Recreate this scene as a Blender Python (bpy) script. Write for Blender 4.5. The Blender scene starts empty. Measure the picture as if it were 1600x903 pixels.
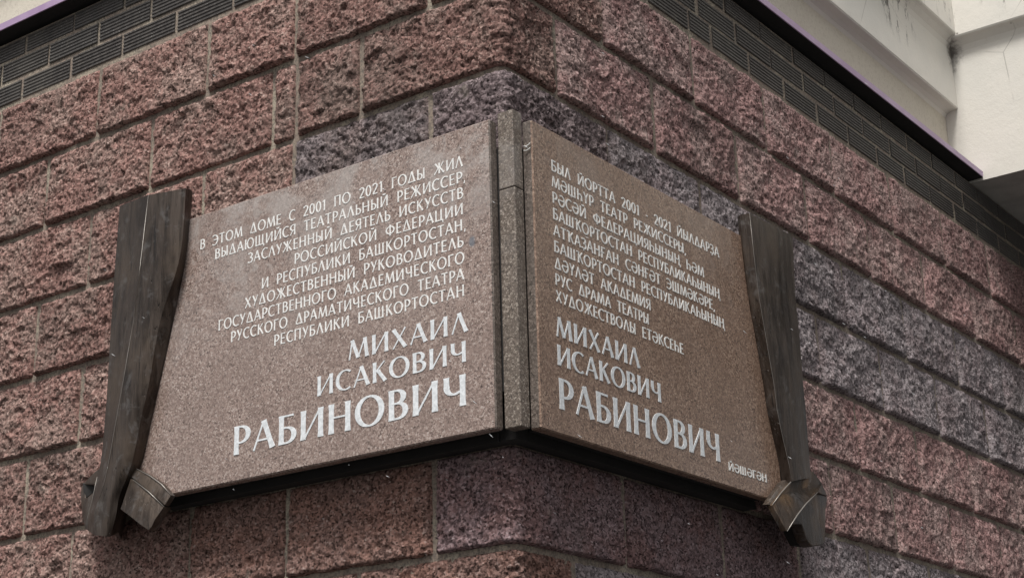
import bpy, math, random
import numpy as np
from mathutils import Matrix, Vector

random.seed(7)
S = bpy.context.scene
COL = S.collection

# ------------------------------------------------------------------ camera
cam_data = bpy.data.cameras.new('camera')
cam_data.sensor_width = 36.0
cam_data.lens = 58.63
cam_data.clip_start = 0.05
cam_data.clip_end = 500
cam = bpy.data.objects.new('camera', cam_data)
COL.objects.link(cam)
_r = Vector((0.804687, 0.593172, -0.025009)); _u = Vector((0.20978, -0.244671, 0.946641)); _f = Vector((-0.555402, 0.766996, 0.321319))
_m = Matrix((( _r.x, _u.x, -_f.x, 1.84907), (_r.y, _u.y, -_f.y, -2.54028), (_r.z, _u.z, -_f.z, -1.55368), (0, 0, 0, 1)))
cam.matrix_world = _m
S.camera = cam

# ------------------------------------------------------------------ light: overcast day
SUN_EL, SUN_AZ = math.radians(62), math.radians(161)     # azimuth clockwise from +Y
world = bpy.data.worlds.new('World')
S.world = world
world.use_nodes = True
wn = world.node_tree
wn.nodes.clear()
wo = wn.nodes.new('ShaderNodeOutputWorld'); wb = wn.nodes.new('ShaderNodeBackground')
sky = wn.nodes.new('ShaderNodeTexSky'); sky.sky_type = 'NISHITA'; sky.sun_disc = False
sky.sun_elevation = SUN_EL; sky.sun_rotation = SUN_AZ
sky.air_density = 1.0; sky.dust_density = 4.0; sky.ozone_density = 1.0
hs = wn.nodes.new('ShaderNodeHueSaturation'); hs.inputs['Saturation'].default_value = 0.09
wb.inputs['Strength'].default_value = 0.088
wn.links.new(sky.outputs[0], hs.inputs['Color']); wn.links.new(hs.outputs[0], wb.inputs['Color'])
wn.links.new(wb.outputs[0], wo.inputs['Surface'])
sun_d = bpy.data.lights.new('sun', 'SUN')
sun_d.energy = 2.7; sun_d.angle = math.radians(15); sun_d.color = (1.0, 0.965, 0.92)
sun = bpy.data.objects.new('sun', sun_d); COL.objects.link(sun)
_sd = Vector((math.sin(SUN_AZ) * math.cos(SUN_EL), math.cos(SUN_AZ) * math.cos(SUN_EL), math.sin(SUN_EL)))
sun.rotation_euler = (-_sd).to_track_quat('-Z', 'Y').to_euler()
sun.location = (0, -6, 8)
S.view_settings.view_transform = 'Standard'
S.view_settings.look = 'None'
S.view_settings.exposure = 0.5
S.view_settings.gamma = 1.0
S.view_settings.use_curve_mapping = False

GROUND_Z = -3.15
RNG = np.random.default_rng(11)

# ------------------------------------------------------------------ helpers
def tag(o, label=None, cat=None, group=None, kind=None):
    if label: o['label'] = label
    if cat: o['category'] = cat
    if group: o['group'] = group
    if kind: o['kind'] = kind
    return o

def empty(name, loc):
    o = bpy.data.objects.new(name, None); o.empty_display_size = 0.2
    COL.objects.link(o); o.location = loc
    return o

def wpos(o):
    v = Vector((0, 0, 0))
    while o is not None:
        v = v + Vector(o.location); o = o.parent
    return v

def link(name, me, parent=None, loc=(0, 0, 0), rz=0.0):
    """loc is a world position; parents here are never rotated"""
    o = bpy.data.objects.new(name, me); COL.objects.link(o)
    if parent is not None:
        o.parent = parent
        o.location = Vector(loc) - wpos(parent)
    else:
        o.location = loc
    o.rotation_euler = (0, 0, rz)
    return o

def mesh_py(name, verts, faces, mats, smooth=False):
    me = bpy.data.meshes.new(name)
    me.from_pydata([tuple(v) for v in verts], [], faces)
    for m in mats: me.materials.append(m)
    if smooth: me.polygons.foreach_set('use_smooth', [True] * len(me.polygons))
    me.update()
    return me

def mesh_np(name, verts, quads, mats, smooth=False):
    me = bpy.data.meshes.new(name)
    nv, nq = len(verts), len(quads)
    me.vertices.add(nv); me.vertices.foreach_set('co', np.ascontiguousarray(verts, dtype=np.float32).ravel())
    me.loops.add(nq * 4); me.loops.foreach_set('vertex_index', np.ascontiguousarray(quads, dtype=np.int32).ravel())
    me.polygons.add(nq); me.polygons.foreach_set('loop_start', np.arange(0, nq * 4, 4, dtype=np.int32))
    for m in mats: me.materials.append(m)
    if smooth: me.polygons.foreach_set('use_smooth', np.ones(nq, dtype=bool))
    me.update(calc_edges=True)
    return me

def recalc(me):
    import bmesh
    bm = bmesh.new(); bm.from_mesh(me); bmesh.ops.recalc_face_normals(bm, faces=bm.faces[:]); bm.to_mesh(me); bm.free()
    return me

def box_mesh(name, lo, hi, mats):
    x0, y0, z0 = lo; x1, y1, z1 = hi
    v = [(x0,y0,z0),(x1,y0,z0),(x1,y1,z0),(x0,y1,z0),(x0,y0,z1),(x1,y0,z1),(x1,y1,z1),(x0,y1,z1)]
    f = [(0,3,2,1),(4,5,6,7),(0,1,5,4),(1,2,6,5),(2,3,7,6),(3,0,4,7)]
    return mesh_py(name, v, f, mats)

def bevel(o, w, seg=2):
    b = o.modifiers.new('bevel', 'BEVEL'); b.width = w; b.segments = seg; b.limit_method = 'ANGLE'; b.angle_limit = math.radians(35)
    return o

# ------------------------------------------------------------------ materials
class NT:
    def __init__(self, name):
        self.m = bpy.data.materials.new(name); self.m.use_nodes = True
        self.t = self.m.node_tree; self.t.nodes.clear()
        self.out = self.n('ShaderNodeOutputMaterial'); self.b = self.n('ShaderNodeBsdfPrincipled')
        self.l(self.b.outputs[0], self.out.inputs['Surface'])
        self.pos = self.n('ShaderNodeNewGeometry').outputs['Position']
    def n(self, t): return self.t.nodes.new(t)
    def l(self, a, b): self.t.links.new(a, b)
    def put(self, sock, v):
        if isinstance(v, bpy.types.NodeSocket): self.l(v, sock)
        elif v is not None: sock.default_value = v
    def mapping(self, scale=(1,1,1), loc=(0,0,0), rot=(0,0,0), vec=None):
        n = self.n('ShaderNodeMapping'); n.inputs['Scale'].default_value = scale; n.inputs['Location'].default_value = loc; n.inputs['Rotation'].default_value = rot
        self.l(vec or self.pos, n.inputs['Vector']); return n.outputs[0]
    def noise(self, scale, detail=3, rough=.55, vec=None, dist=0.0):
        n = self.n('ShaderNodeTexNoise'); n.inputs['Scale'].default_value = scale; n.inputs['Detail'].default_value = detail
        n.inputs['Roughness'].default_value = rough; n.inputs['Distortion'].default_value = dist
        self.l(vec or self.pos, n.inputs['Vector']); return n.outputs['Fac']
    def vor(self, scale, vec=None, out='Color', feat='F1', rnd=1.0):
        n = self.n('ShaderNodeTexVoronoi'); n.feature = feat; n.inputs['Scale'].default_value = scale; n.inputs['Randomness'].default_value = rnd
        self.l(vec or self.pos, n.inputs['Vector'])
        if out == 'Random':
            s = self.n('ShaderNodeSeparateColor'); self.l(n.outputs['Color'], s.inputs[0]); return s.outputs[0]
        return n.outputs[out]
    def math(self, op, a, b=None, c=None, clamp=False):
        n = self.n('ShaderNodeMath'); n.operation = op; n.use_clamp = clamp
        self.put(n.inputs[0], a); self.put(n.inputs[1], b)
        if c is not None: self.put(n.inputs[2], c)
        return n.outputs[0]
    def rng(self, v, a, b, c=0.0, d=1.0, smooth=True):
        n = self.n('ShaderNodeMapRange'); n.interpolation_type = 'SMOOTHSTEP' if smooth else 'LINEAR'
        self.put(n.inputs['Value'], v)
        for k, x in (('From Min', a), ('From Max', b), ('To Min', c), ('To Max', d)): n.inputs[k].default_value = x
        return n.outputs['Result']
    def ramp(self, v, stops, interp='LINEAR'):
        n = self.n('ShaderNodeValToRGB'); n.color_ramp.interpolation = interp
        while len(n.color_ramp.elements) < len(stops): n.color_ramp.elements.new(0.5)
        for e, (p, c) in zip(n.color_ramp.elements, stops): e.position = p; e.color = (*c, 1)
        self.l(v, n.inputs['Fac']); return n.outputs['Color']
    def mix(self, f, a, b, mode='MIX'):
        n = self.n('ShaderNodeMix'); n.data_type = 'RGBA'; n.blend_type = mode
        self.put(n.inputs[0], f)
        for s, v in ((n.inputs[6], a), (n.inputs[7], b)):
            self.put(s, (*v, 1) if isinstance(v, tuple) and len(v) == 3 else v)
        return n.outputs[2]
    def sep(self, vec=None):
        n = self.n('ShaderNodeSeparateXYZ'); self.l(vec or self.pos, n.inputs[0]); return n.outputs
    def rand(self): return self.n('ShaderNodeObjectInfo').outputs['Random']
    def bump(self, h, strength=.5, dist=.002, prev=None):
        n = self.n('ShaderNodeBump'); n.inputs['Strength'].default_value = strength; n.inputs['Distance'].default_value = dist
        self.l(h, n.inputs['Height'])
        if prev is not None: self.l(prev, n.inputs['Normal'])
        return n.outputs[0]
    def done(self, color=None, rough=None, normal=None, metal=None, spec=None):
        if color is not None: self.put(self.b.inputs['Base Color'], (*color, 1) if isinstance(color, tuple) and len(color) == 3 else color)
        self.put(self.b.inputs['Roughness'], rough); self.put(self.b.inputs['Metallic'], metal)
        if spec is not None: self.put(self.b.inputs['Specular IOR Level'], spec)
        if normal is not None: self.l(normal, self.b.inputs['Normal'])
        return self.m

def mul(c, k): return tuple(min(1, x * k) for x in c)

def stone_mat(name, c, alt, grit):
    """split-face concrete block: body colour c, drifting to alt, with light aggregate grit"""
    N = NT(name)
    big = N.noise(6.0, 3); med = N.noise(38, 4, .65); fine = N.noise(260, 4, .7)
    spk = N.vor(210, out='Random')
    t = N.math('ADD', N.math('MULTIPLY', fine, .55), N.math('MULTIPLY', spk, .45))
    col = N.ramp(t, [(.26, mul(c, .20)), (.39, mul(c, .70)), (.52, mul(c, 1.1)), (.68, mul(c, 1.6)), (.82, grit)])
    colb = N.ramp(t, [(.26, mul(alt, .20)), (.39, mul(alt, .70)), (.52, mul(alt, 1.1)), (.68, mul(alt, 1.6)), (.82, grit)])
    f = N.rng(N.math('ADD', N.math('MULTIPLY', big, .6), N.math('MULTIPLY', med, .4)), .43, .60)
    c1 = N.mix(f, col, colb)
    r = N.rand()
    v = N.rng(r, 0, 1, .84, 1.14, smooth=False)
    c2 = N.mix(1.0, c1, N.ramp(v, [(0, (0, 0, 0)), (1, (1, 1, 1))]), 'MULTIPLY')
    dirt = N.rng(N.noise(2.7, 5, .6, vec=N.mapping(loc=(3, 1, 7))), .52, .72, 0, .35)
    c3 = N.mix(dirt, c2, (.10, .085, .075))
    # cement smears washed over edges
    smear = N.rng(N.noise(14, 4, .6, vec=N.mapping(loc=(9, 4, 2))), .64, .74, 0, .4)
    c3 = N.mix(smear, c3, (.27, .235, .20))
    n1 = N.bump(N.noise(150, 5, .75), .8, .005)
    n2 = N.bump(N.vor(330, out='Distance'), .5, .0012, n1)
    return N.done(c3, .9, n2, spec=.14)

M = {}
M['red'] = stone_mat('stone_red', (.242, .140, .121), (.256, .174, .150), (.52, .43, .38))
M['pink'] = stone_mat('stone_pink', (.300, .182, .172), (.310, .218, .202), (.50, .41, .39))
M['brown'] = stone_mat('stone_brown', (.200, .124, .106), (.235, .132, .106), (.42, .36, .33))
M['grey'] = stone_mat('stone_grey', (.232, .201, .206), (.228, .184, .188), (.48, .45, .46))
M['dusk'] = stone_mat('stone_dusk', (.178, .140, .142), (.168, .130, .134), (.44, .38, .39))
M['dark'] = stone_mat('stone_dark', (.150, .124, .126), (.170, .130, .125), (.40, .36, .35))
M['violet'] = stone_mat('stone_violet', (.200, .140, .144), (.200, .122, .118), (.44, .38, .39))

N = NT('mortar')
a = N.noise(180, 4, .7); b_ = N.noise(5, 4, .6); wet = N.rng(N.noise(11, 3), .45, .62)
c = N.mix(b_, (.33, .275, .22), (.22, .165, .14))
c = N.mix(wet, c, (.38, .33, .26))
c = N.mix(N.rng(a, .35, .6), mul((.20, .175, .15), .7), c)
M['mortar'] = N.done(c, .9, N.bump(a, .6, .0015, N.bump(N.noise(40, 3), .6,   .004)), spec=.12)

N = NT('ribbed_brick')
s = N.noise(60, 4, .7); big = N.noise(3.5, 4, .6)
r = N.rand()
c = N.mix(N.rng(s, .35, .7), (.042, .036, .033), (.098, .087, .080))
c = N.mix(N.rng(r, .2, 1, 0, .5), c, (.075, .070, .066))
c = N.mix(N.rng(N.noise(320, 3, .6, vec=N.mapping(loc=(5, 5, 5))), .63, .71), c, (.40, .39, .37))
c = N.mix(N.rng(big, .5, .7, 0, .5), c, (.115, .105, .092))
c = N.mix(N.rng(N.noise(16, 5, .7, vec=N.mapping(loc=(1, 8, 3))), .60, .72, 0, .55), c, (.19, .17, .14))
M['brick'] = N.done(c, N.rng(s, .3, .7, .42, .7), N.bump(N.noise(300, 3), .3, .0008), spec=.45)

def granite(name, base, dark, light, rough_lo, rough_hi, dust_sheen):
    N = NT(name)
    g1 = N.vor(270, out='Random'); g2 = N.vor(620, out='Random', vec=N.mapping(loc=(2, 3, 4))); g3 = N.noise(14, 4, .6)
    t = N.math('ADD', N.math('MULTIPLY', g1, .55), N.math('MULTIPLY', g2, .45))
    c = N.ramp(t, [(.10, dark), (.24, mul(base, .66)), (.45, base), (.66, mul(base, 1.22)), (.88, light)])
    c = N.mix(N.rng(g3, .4, .65, 0, .35), c, mul(base, .78))
    bl = N.rng(N.vor(48, out='Distance', vec=N.mapping(loc=(7, 1, 0))), .09, .15, 1, 0)
    bl = N.math('MULTIPLY', bl, N.rng(N.noise(30), .5, .6))
    c = N.mix(N.math('MULTIPLY', bl, .8), c, dark)
    xyz = N.sep()
    z = xyz[2]
    up = N.rng(z, -.62, -.22)
    d = N.rng(N.noise(6, 5, .6, dist=.6), .42, .66)
    rub = N.rng(N.noise(23, 4, .65, dist=1.5), .5, .68, .0, .7)
    dm = N.math('MULTIPLY', N.math('MULTIPLY', up, N.math('ADD', d, rub, clamp=True)), dust_sheen)  # dust smudges and painted sky sheen together, stronger towards the top
    c = N.mix(dm, c, (.44, .41, .39))
    rough = N.rng(N.noise(9, 4, .6, dist=.5), .35, .7, rough_lo, rough_hi)
    return N, c, rough

N, c, rough = granite('granite_painted_sheen', (.252, .184, .158), (.055, .038, .034), (.50, .43, .39), .18, .34, .5)  # lighter, greyer colour paints the sky reflected in the left panel
# blue-grey smudge beside the text
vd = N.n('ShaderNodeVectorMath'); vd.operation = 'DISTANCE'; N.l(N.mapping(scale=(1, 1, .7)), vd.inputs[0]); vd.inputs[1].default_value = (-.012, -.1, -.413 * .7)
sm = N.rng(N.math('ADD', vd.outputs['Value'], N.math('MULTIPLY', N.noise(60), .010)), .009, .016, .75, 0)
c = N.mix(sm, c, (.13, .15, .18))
M['granite_left'] = N.done(c, rough, N.bump(N.noise(400, 3), .08, .0006), spec=.5)
N, c, rough = granite('granite_brown', (.228, .148, .108), (.050, .032, .024), (.46, .34, .26), .24, .38, .12)
M['granite_right'] = N.done(c, rough, N.bump(N.noise(400, 3), .08, .0006), spec=.45)
N, c, rough = granite('granite_rough_cut', (.140, .112, .092), (.05, .042, .036), (.40, .35, .30), .55, .7, .25)
M['granite_post'] = N.done(c, rough, N.bump(N.noise(260, 4, .7), .5, .0016), spec=.4)

N, c, rough = granite('granite_sawn_shaded', (.115, .092, .078), (.03, .025, .02), (.25, .21, .18), .5, .7, .1)  # unpolished end faces, also darkened in colour for shade in the groove
M['granite_side'] = N.done(c, rough, N.bump(N.noise(260, 4, .7), .4, .001), spec=.4)

def bronze(name, warm):
    N = NT(name)
    st = N.noise(1.0, 5, .6, vec=N.mapping(scale=(34, 34, 5)), dist=1.2)
    st2 = N.noise(1.0, 4, .7, vec=N.mapping(scale=(120, 120, 8), loc=(4, 2, 1)), dist=.8)
    big = N.noise(7, 4, .6); fine = N.noise(150, 4, .6)
    c = N.mix(N.rng(st, .34, .66), (.030, .021, .016), (.088, .068, .056))
    c = N.mix(N.rng(big, .45, .68, 0, .7), c, warm)
    c = N.mix(N.rng(st2, .60, .68, 0, .8), c, (.016, .014, .014))
    crack = N.noise(1.0, 2, .5, vec=N.mapping(scale=(95, 95, 2.2), loc=(8, 3, 0)), dist=.6)
    ck = N.rng(N.math('ABSOLUTE', N.math('SUBTRACT', crack, .5)), .0, .012, 1, 0)
    ck = N.math('MULTIPLY', ck, N.rng(N.noise(9, 2), .45, .6))
    c = N.mix(N.math('MULTIPLY', ck, .85), c, (.008, .007, .007))
    c = N.mix(N.rng(N.noise(26, 5, .7, dist=.5), .52, .70, 0, .55), c, (.165, .155, .150))
    c = N.mix(N.rng(N.vor(60, out='Distance'), .0, .075, .8, 0), c, (.26, .26, .26))
    rough = N.rng(st, .3, .7, .36, .52)
    n = N.bump(st2, .5, .002, N.bump(st, .5, .004))
    iv = N.math('SUBTRACT', 1.0, ck); n = N.bump(iv, .8, .002, n)
    n = N.bump(fine, .15, .001, n)
    return N.done(c, rough, n, metal=.55, spec=.5)
M['bronze'] = bronze('bronze_patina', (.105, .078, .058))
M['bronze_warm'] = bronze('bronze_patina_brown', (.165, .100, .052))
N = NT('bronze_worn_edge')
M['bronze_edge'] = N.done((.26, .24, .22), .4, N.bump(N.noise(90, 3), .2, .001), metal=.6)

N = NT('lettering_paint')
k = N.rng(N.noise(120, 4, .65), .40, .62)
M['letter'] = N.done(N.mix(k, (.60, .625, .645), (.76, .785, .81)), .55, N.bump(N.noise(220, 3), .3, .0006))
N = NT('lettering_paint_aged')
k = N.rng(N.noise(160, 4, .65), .36, .62)
M['letter_small'] = N.done(N.mix(k, (.66, .655, .64), (.84, .84, .82)), .6, N.bump(N.noise(220, 3), .3, .0006))

N = NT('white_plaster')
xyz = N.sep()
fine = N.noise(90, 5, .65); big = N.noise(2.2, 4, .6); mold = N.noise(1.0, 5, .75, vec=N.mapping(scale=(26, 26, 9)))
zone = N.math('MULTIPLY', N.rng(xyz[2], 1.10, 1.34), N.rng(N.noise(3.0, 3, vec=N.mapping(loc=(0, .6, .3))), .40, .56))
c = N.mix(N.rng(big, .4, .65), (.70, .67, .61), (.64, .62, .57))
c = N.mix(N.rng(fine, .55, .75, 0, .25), c, (.45, .42, .36))
c = N.mix(N.math('MULTIPLY', zone, N.rng(mold, .55, .66)), c, (.085, .075, .060))
# mould gathered in the inside corner and a hairline crack
vd = N.n('ShaderNodeVectorMath'); vd.operation = 'DISTANCE'; N.l(N.mapping(scale=(1, 1, .6)), vd.inputs[0]); vd.inputs[1].default_value = (-.012, 2.72, 1.11 * .6)
mc = N.rng(N.math('ADD', vd.outputs['Value'], N.math('MULTIPLY', N.noise(45, 4, .7), .10)), .05, .10, .85, 0)
c = N.mix(mc, c, (.07, .055, .045))
streaks = N.noise(1.0, 5, .8, vec=N.mapping(scale=(30, 30, 10), loc=(0, .7, 2)))
for cen, rad, thr in (((-.012, 2.26, 1.075), .17, .50), ((-.012, 2.13, 1.10), .10, .54), ((.026, 2.58, 1.25), .15, .54), ((.2, 2.69, 1.26), .12, .60)):
    vd = N.n('ShaderNodeVectorMath'); vd.operation = 'DISTANCE'; N.l(N.mapping(scale=(1, 1, 1.3)), vd.inputs[0]); vd.inputs[1].default_value = (cen[0], cen[1], cen[2] * 1.3)
    f = N.math('MULTIPLY', N.rng(vd.outputs['Value'], rad * .4, rad, 1, 0), N.rng(streaks, thr + .02, thr + .10, 0, .75))
    c = N.mix(f, c, (.055, .048, .040))
spots = N.rng(N.vor(17, out='Distance'), .02, .10, .8, 0)
c = N.mix(N.math('MULTIPLY', spots, N.rng(xyz[2], 1.08, 1.16)), c, (.10, .085, .07))
crk = N.rng(N.vor(2.3, out='Distance', feat='DISTANCE_TO_EDGE', vec=N.mapping(scale=(1, 1, 1.5), loc=(.4, .2, .1))), .0, .006, .5, 0)
c = N.mix(N.math('MULTIPLY', crk, N.rng(N.noise(2.1), .5, .6)), c, (.18, .16, .14))
nb = N.bump(N.noise(28, 3), .25, .004); nb = N.bump(N.noise(150, 4, .6), .35, .0015, nb)
M['plaster'] = N.done(c, .85, nb, spec=.3)
N = NT('cream_plaster')
fine = N.noise(110, 5, .7); big = N.noise(4, 3)
c = N.mix(N.rng(fine, .45, .75), (.62, .575, .485), (.50, .455, .375)); c = N.mix(N.rng(big, .5, .7, 0, .3), c, (.46, .41, .34))
M['cream'] = N.done(c, .88, N.bump(fine, .5, .002), spec=.3)
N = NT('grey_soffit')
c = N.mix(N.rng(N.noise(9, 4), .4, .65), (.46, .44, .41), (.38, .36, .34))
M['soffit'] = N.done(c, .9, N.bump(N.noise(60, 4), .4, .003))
N = NT('shade_black')
M['ledge'] = N.done(N.mix(N.noise(20, 4), (.012, .011, .011), (.026, .023, .022)), .85, N.bump(N.noise(80, 3), .4, .002))  # near-black colour stands in for shade under the ledge and behind the plaque
N = NT('purple_metal')
M['purple'] = N.done(N.mix(N.rng(N.noise(12, 4, .6), .4, .65), (.40, .27, .44), (.46, .33, .50)), .32, N.bump(N.noise(12, 2), .2, .003), spec=.6)
N = NT('wet_asphalt')
f = N.noise(300, 4, .7)
M['ground'] = N.done(N.mix(N.rng(N.noise(.6, 4), .4, .65), (.030, .030, .029), (.050, .048, .046)), N.rng(N.noise(.8, 4), .4, .6, .35, .75), N.bump(f, .5, .004))
N = NT('sleet_ice')
M['sleet'] = N.done((.80, .81, .83), .3)
N = NT('render_plain')
M['render'] = N.done(N.mix(N.noise(3, 4), (.20, .17, .15), (.25, .21, .18)), .9, N.bump(N.noise(60, 4), .4, .003))
N = NT('white_plastic')
M['plastic'] = N.done((.75, .74, .71), .5)

# ---- bronze work outlines, metres in the wall frame
DRAPE_L = [[(-1.0536, -0.03, -0.0743), (-1.0536, -0.108, -0.0743), (-0.9341, -0.128, -0.0837), (-0.9192, -0.138, -0.0906), (-0.8434, -0.141, -0.1012), (-0.8041, -0.13, -0.1008), (-0.8133, -0.104, -0.095), (-0.8193, -0.094, -0.095), (-0.9815, -0.03, -0.095)], [(-1.0576, -0.03, -0.1992), (-1.0576, -0.108, -0.1992), (-0.948, -0.128, -0.2304), (-0.9332, -0.138, -0.2367), (-0.8548, -0.141, -0.2559), (-0.8139, -0.13, -0.2625), (-0.8236, -0.104, -0.253), (-0.8296, -0.094, -0.253), (-0.9874, -0.03, -0.253)], [(-1.0611, -0.03, -0.3546), (-1.0611, -0.108, -0.3546), (-0.9634, -0.128, -0.3799), (-0.9485, -0.138, -0.3855), (-0.8928, -0.141, -0.3979), (-0.868, -0.13, -0.4004), (-0.8571, -0.104, -0.3964), (-0.8631, -0.094, -0.3964), (-0.9999, -0.03, -0.3964)], [(-1.0622, -0.03, -0.5097), (-1.0622, -0.108, -0.5097), (-0.9891, -0.128, -0.5274), (-0.9741, -0.138, -0.5322), (-0.9198, -0.141, -0.5429), (-0.8961, -0.13, -0.545), (-0.8941, -0.104, -0.5399), (-0.9001, -0.094, -0.5399), (-1.0118, -0.03, -0.5399)], [(-1.0643, -0.03, -0.5923), (-1.0643, -0.108, -0.5923), (-1.0045, -0.128, -0.6063), (-0.9895, -0.138, -0.6108), (-0.9389, -0.141, -0.62), (-0.918, -0.13, -0.6215), (-0.9141, -0.104, -0.6173), (-0.9201, -0.094, -0.6173), (-1.0192, -0.03, -0.6173)], [(-1.0693, -0.03, -0.6792), (-1.0693, -0.108, -0.6792), (-1.0211, -0.128, -0.6946), (-1.006, -0.138, -0.6986), (-0.957, -0.141, -0.7043), (-0.9372, -0.13, -0.7037), (-0.9356, -0.104, -0.6995), (-0.9416, -0.094, -0.6995), (-1.0292, -0.03, -0.6995)], [(-1.0798, -0.03, -0.7233), (-1.0798, -0.108, -0.7233), (-1.034, -0.128, -0.7464), (-1.0189, -0.138, -0.7502), (-0.9727, -0.141, -0.75), (-0.955, -0.13, -0.7455), (-0.9556, -0.104, -0.7412), (-0.9616, -0.094, -0.7412), (-1.0425, -0.03, -0.7412)], [(-1.0927, -0.03, -0.7755), (-1.0927, -0.108, -0.7755), (-1.0521, -0.128, -0.7871), (-1.0368, -0.138, -0.7907), (-0.9928, -0.141, -0.7924), (-0.9767, -0.13, -0.7894), (-0.9834, -0.104, -0.7903), (-0.9894, -0.094, -0.7903), (-1.0599, -0.03, -0.7903)], [(-1.1048, -0.03, -0.8116), (-1.1048, -0.108, -0.8116), (-1.0602, -0.128, -0.8176), (-1.0449, -0.138, -0.8211), (-1.0005, -0.141, -0.8275), (-0.9842, -0.13, -0.8282), (-0.9993, -0.104, -0.831), (-1.0053, -0.094, -0.831), (-1.0732, -0.03, -0.831)], [(-1.1091, -0.03, -0.8371), (-1.1091, -0.108, -0.8371), (-1.0523, -0.128, -0.8615), (-1.037, -0.138, -0.8648), (-1.0062, -0.141, -0.8708), (-0.9997, -0.13, -0.8713), (-1.01, -0.104, -0.8552), (-1.016, -0.094, -0.8552), (-1.0794, -0.03, -0.8552)]]
DRAPE_R = [[(0.03, 0.9849, -0.1139), (0.094, 0.8153, -0.1139), (0.104, 0.8093, -0.1139), (0.128, 0.813, -0.1139), (0.131, 0.8609, -0.1148), (0.131, 0.9425, -0.1123), (0.124, 0.9617, -0.1062), (0.116, 1.0601, -0.0972), (0.03, 1.0601, -0.0972)], [(0.03, 0.9844, -0.2156), (0.094, 0.8196, -0.2156), (0.104, 0.8136, -0.2156), (0.128, 0.8196, -0.2196), (0.131, 0.8651, -0.2081), (0.131, 0.946, -0.1863), (0.124, 0.9653, -0.1805), (0.116, 1.0576, -0.1526), (0.03, 1.0576, -0.1526)], [(0.03, 0.9819, -0.3199), (0.094, 0.8327, -0.3199), (0.104, 0.8267, -0.3199), (0.128, 0.829, -0.3246), (0.131, 0.8702, -0.3148), (0.131, 0.9465, -0.2954), (0.124, 0.9658, -0.2902), (0.116, 1.0484, -0.2664), (0.03, 1.0484, -0.2664)], [(0.03, 0.9908, -0.4043), (0.094, 0.8516, -0.4043), (0.104, 0.8456, -0.4043), (0.128, 0.8472, -0.412), (0.131, 0.8851, -0.4029), (0.131, 0.9585, -0.3845), (0.124, 0.9777, -0.3797), (0.116, 1.053, -0.3582), (0.03, 1.053, -0.3582)], [(0.03, 0.9966, -0.52), (0.094, 0.8749, -0.52), (0.104, 0.8689, -0.52), (0.128, 0.8707, -0.5241), (0.131, 0.9026, -0.5179), (0.131, 0.9678, -0.5044), (0.124, 0.987, -0.5002), (0.116, 1.0513, -0.4842), (0.03, 1.0513, -0.4842)], [(0.03, 1.0007, -0.5817), (0.094, 0.8842, -0.5817), (0.104, 0.8782, -0.5817), (0.128, 0.8765, -0.5862), (0.131, 0.9076, -0.5807), (0.131, 0.973, -0.5679), (0.124, 0.9922, -0.5641), (0.116, 1.0532, -0.5497), (0.03, 1.0532, -0.5497)], [(0.03, 1.0056, -0.6397), (0.094, 0.9035, -0.6397), (0.104, 0.8975, -0.6397), (0.128, 0.8924, -0.6446), (0.131, 0.9193, -0.6402), (0.131, 0.979, -0.6293), (0.124, 0.9983, -0.6257), (0.116, 1.052, -0.6135), (0.03, 1.052, -0.6135)], [(0.03, 1.0115, -0.7121), (0.094, 0.9267, -0.7121), (0.104, 0.9207, -0.7121), (0.128, 0.9162, -0.712), (0.131, 0.937, -0.7112), (0.131, 0.9869, -0.7072), (0.124, 1.0062, -0.704), (0.116, 1.0504, -0.6971), (0.03, 1.0504, -0.6971)], [(0.03, 1.0159, -0.749), (0.094, 0.9334, -0.749), (0.104, 0.9274, -0.749), (0.128, 0.9228, -0.7487), (0.131, 0.9428, -0.7434), (0.131, 0.9925, -0.7304), (0.124, 1.0118, -0.7273), (0.116, 1.0538, -0.7153), (0.03, 1.0538, -0.7153)]]
TAIL_UP = [(-0.9542, -0.112, -0.7211), (-0.9252, -0.113, -0.7343), (-0.8996, -0.113, -0.7482), (-0.8615, -0.113, -0.7723), (-0.8297, -0.113, -0.8008), (-0.8396, -0.121, -0.8229), (-0.867, -0.121, -0.8023), (-0.8924, -0.121, -0.7845), (-0.9204, -0.121, -0.7649), (-0.9507, -0.121, -0.7447)]
TAIL_LOW = [(-0.9526, -0.121, -0.7473), (-0.9202, -0.121, -0.7678), (-0.8924, -0.121, -0.786), (-0.8415, -0.121, -0.8254), (-0.848, -0.127, -0.8393), (-0.8545, -0.133, -0.8531), (-0.858, -0.138, -0.8685), (-0.8653, -0.14, -0.8761), (-0.8915, -0.139, -0.8615), (-0.9161, -0.138, -0.8455), (-0.966, -0.134, -0.8157)]
BEAD_L1 = [(-0.9433, -0.114, -0.726), (-0.8985, -0.114, -0.7485), (-0.8604, -0.114, -0.7726), (-0.8286, -0.114, -0.8011)]
BEAD_L2 = [(-0.9417, -0.123, -0.7521), (-0.8901, -0.123, -0.7866), (-0.8392, -0.123, -0.826)]
SCR_STRIP = [(0.114, 0.8199, -0.8153), (0.114, 0.8587, -0.7837), (0.114, 0.9048, -0.751), (0.114, 0.9567, -0.7276), (0.114, 1.0264, -0.7039), (0.122, 1.0219, -0.7151), (0.124, 0.9402, -0.7484), (0.124, 0.8764, -0.7883), (0.124, 0.8343, -0.8183)]
SCR_FACE = [(0.124, 0.8254, -0.8167), (0.124, 0.871, -0.7832), (0.124, 0.9347, -0.7432), (0.122, 1.0096, -0.7094), (0.11, 1.0794, -0.6961), (0.098, 1.145, -0.7122), (0.085, 1.1983, -0.7355), (0.112, 1.1136, -0.7475), (0.132, 1.0482, -0.7549), (0.142, 0.9613, -0.7961), (0.145, 0.9042, -0.8317), (0.147, 0.8424, -0.8779)]
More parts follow.
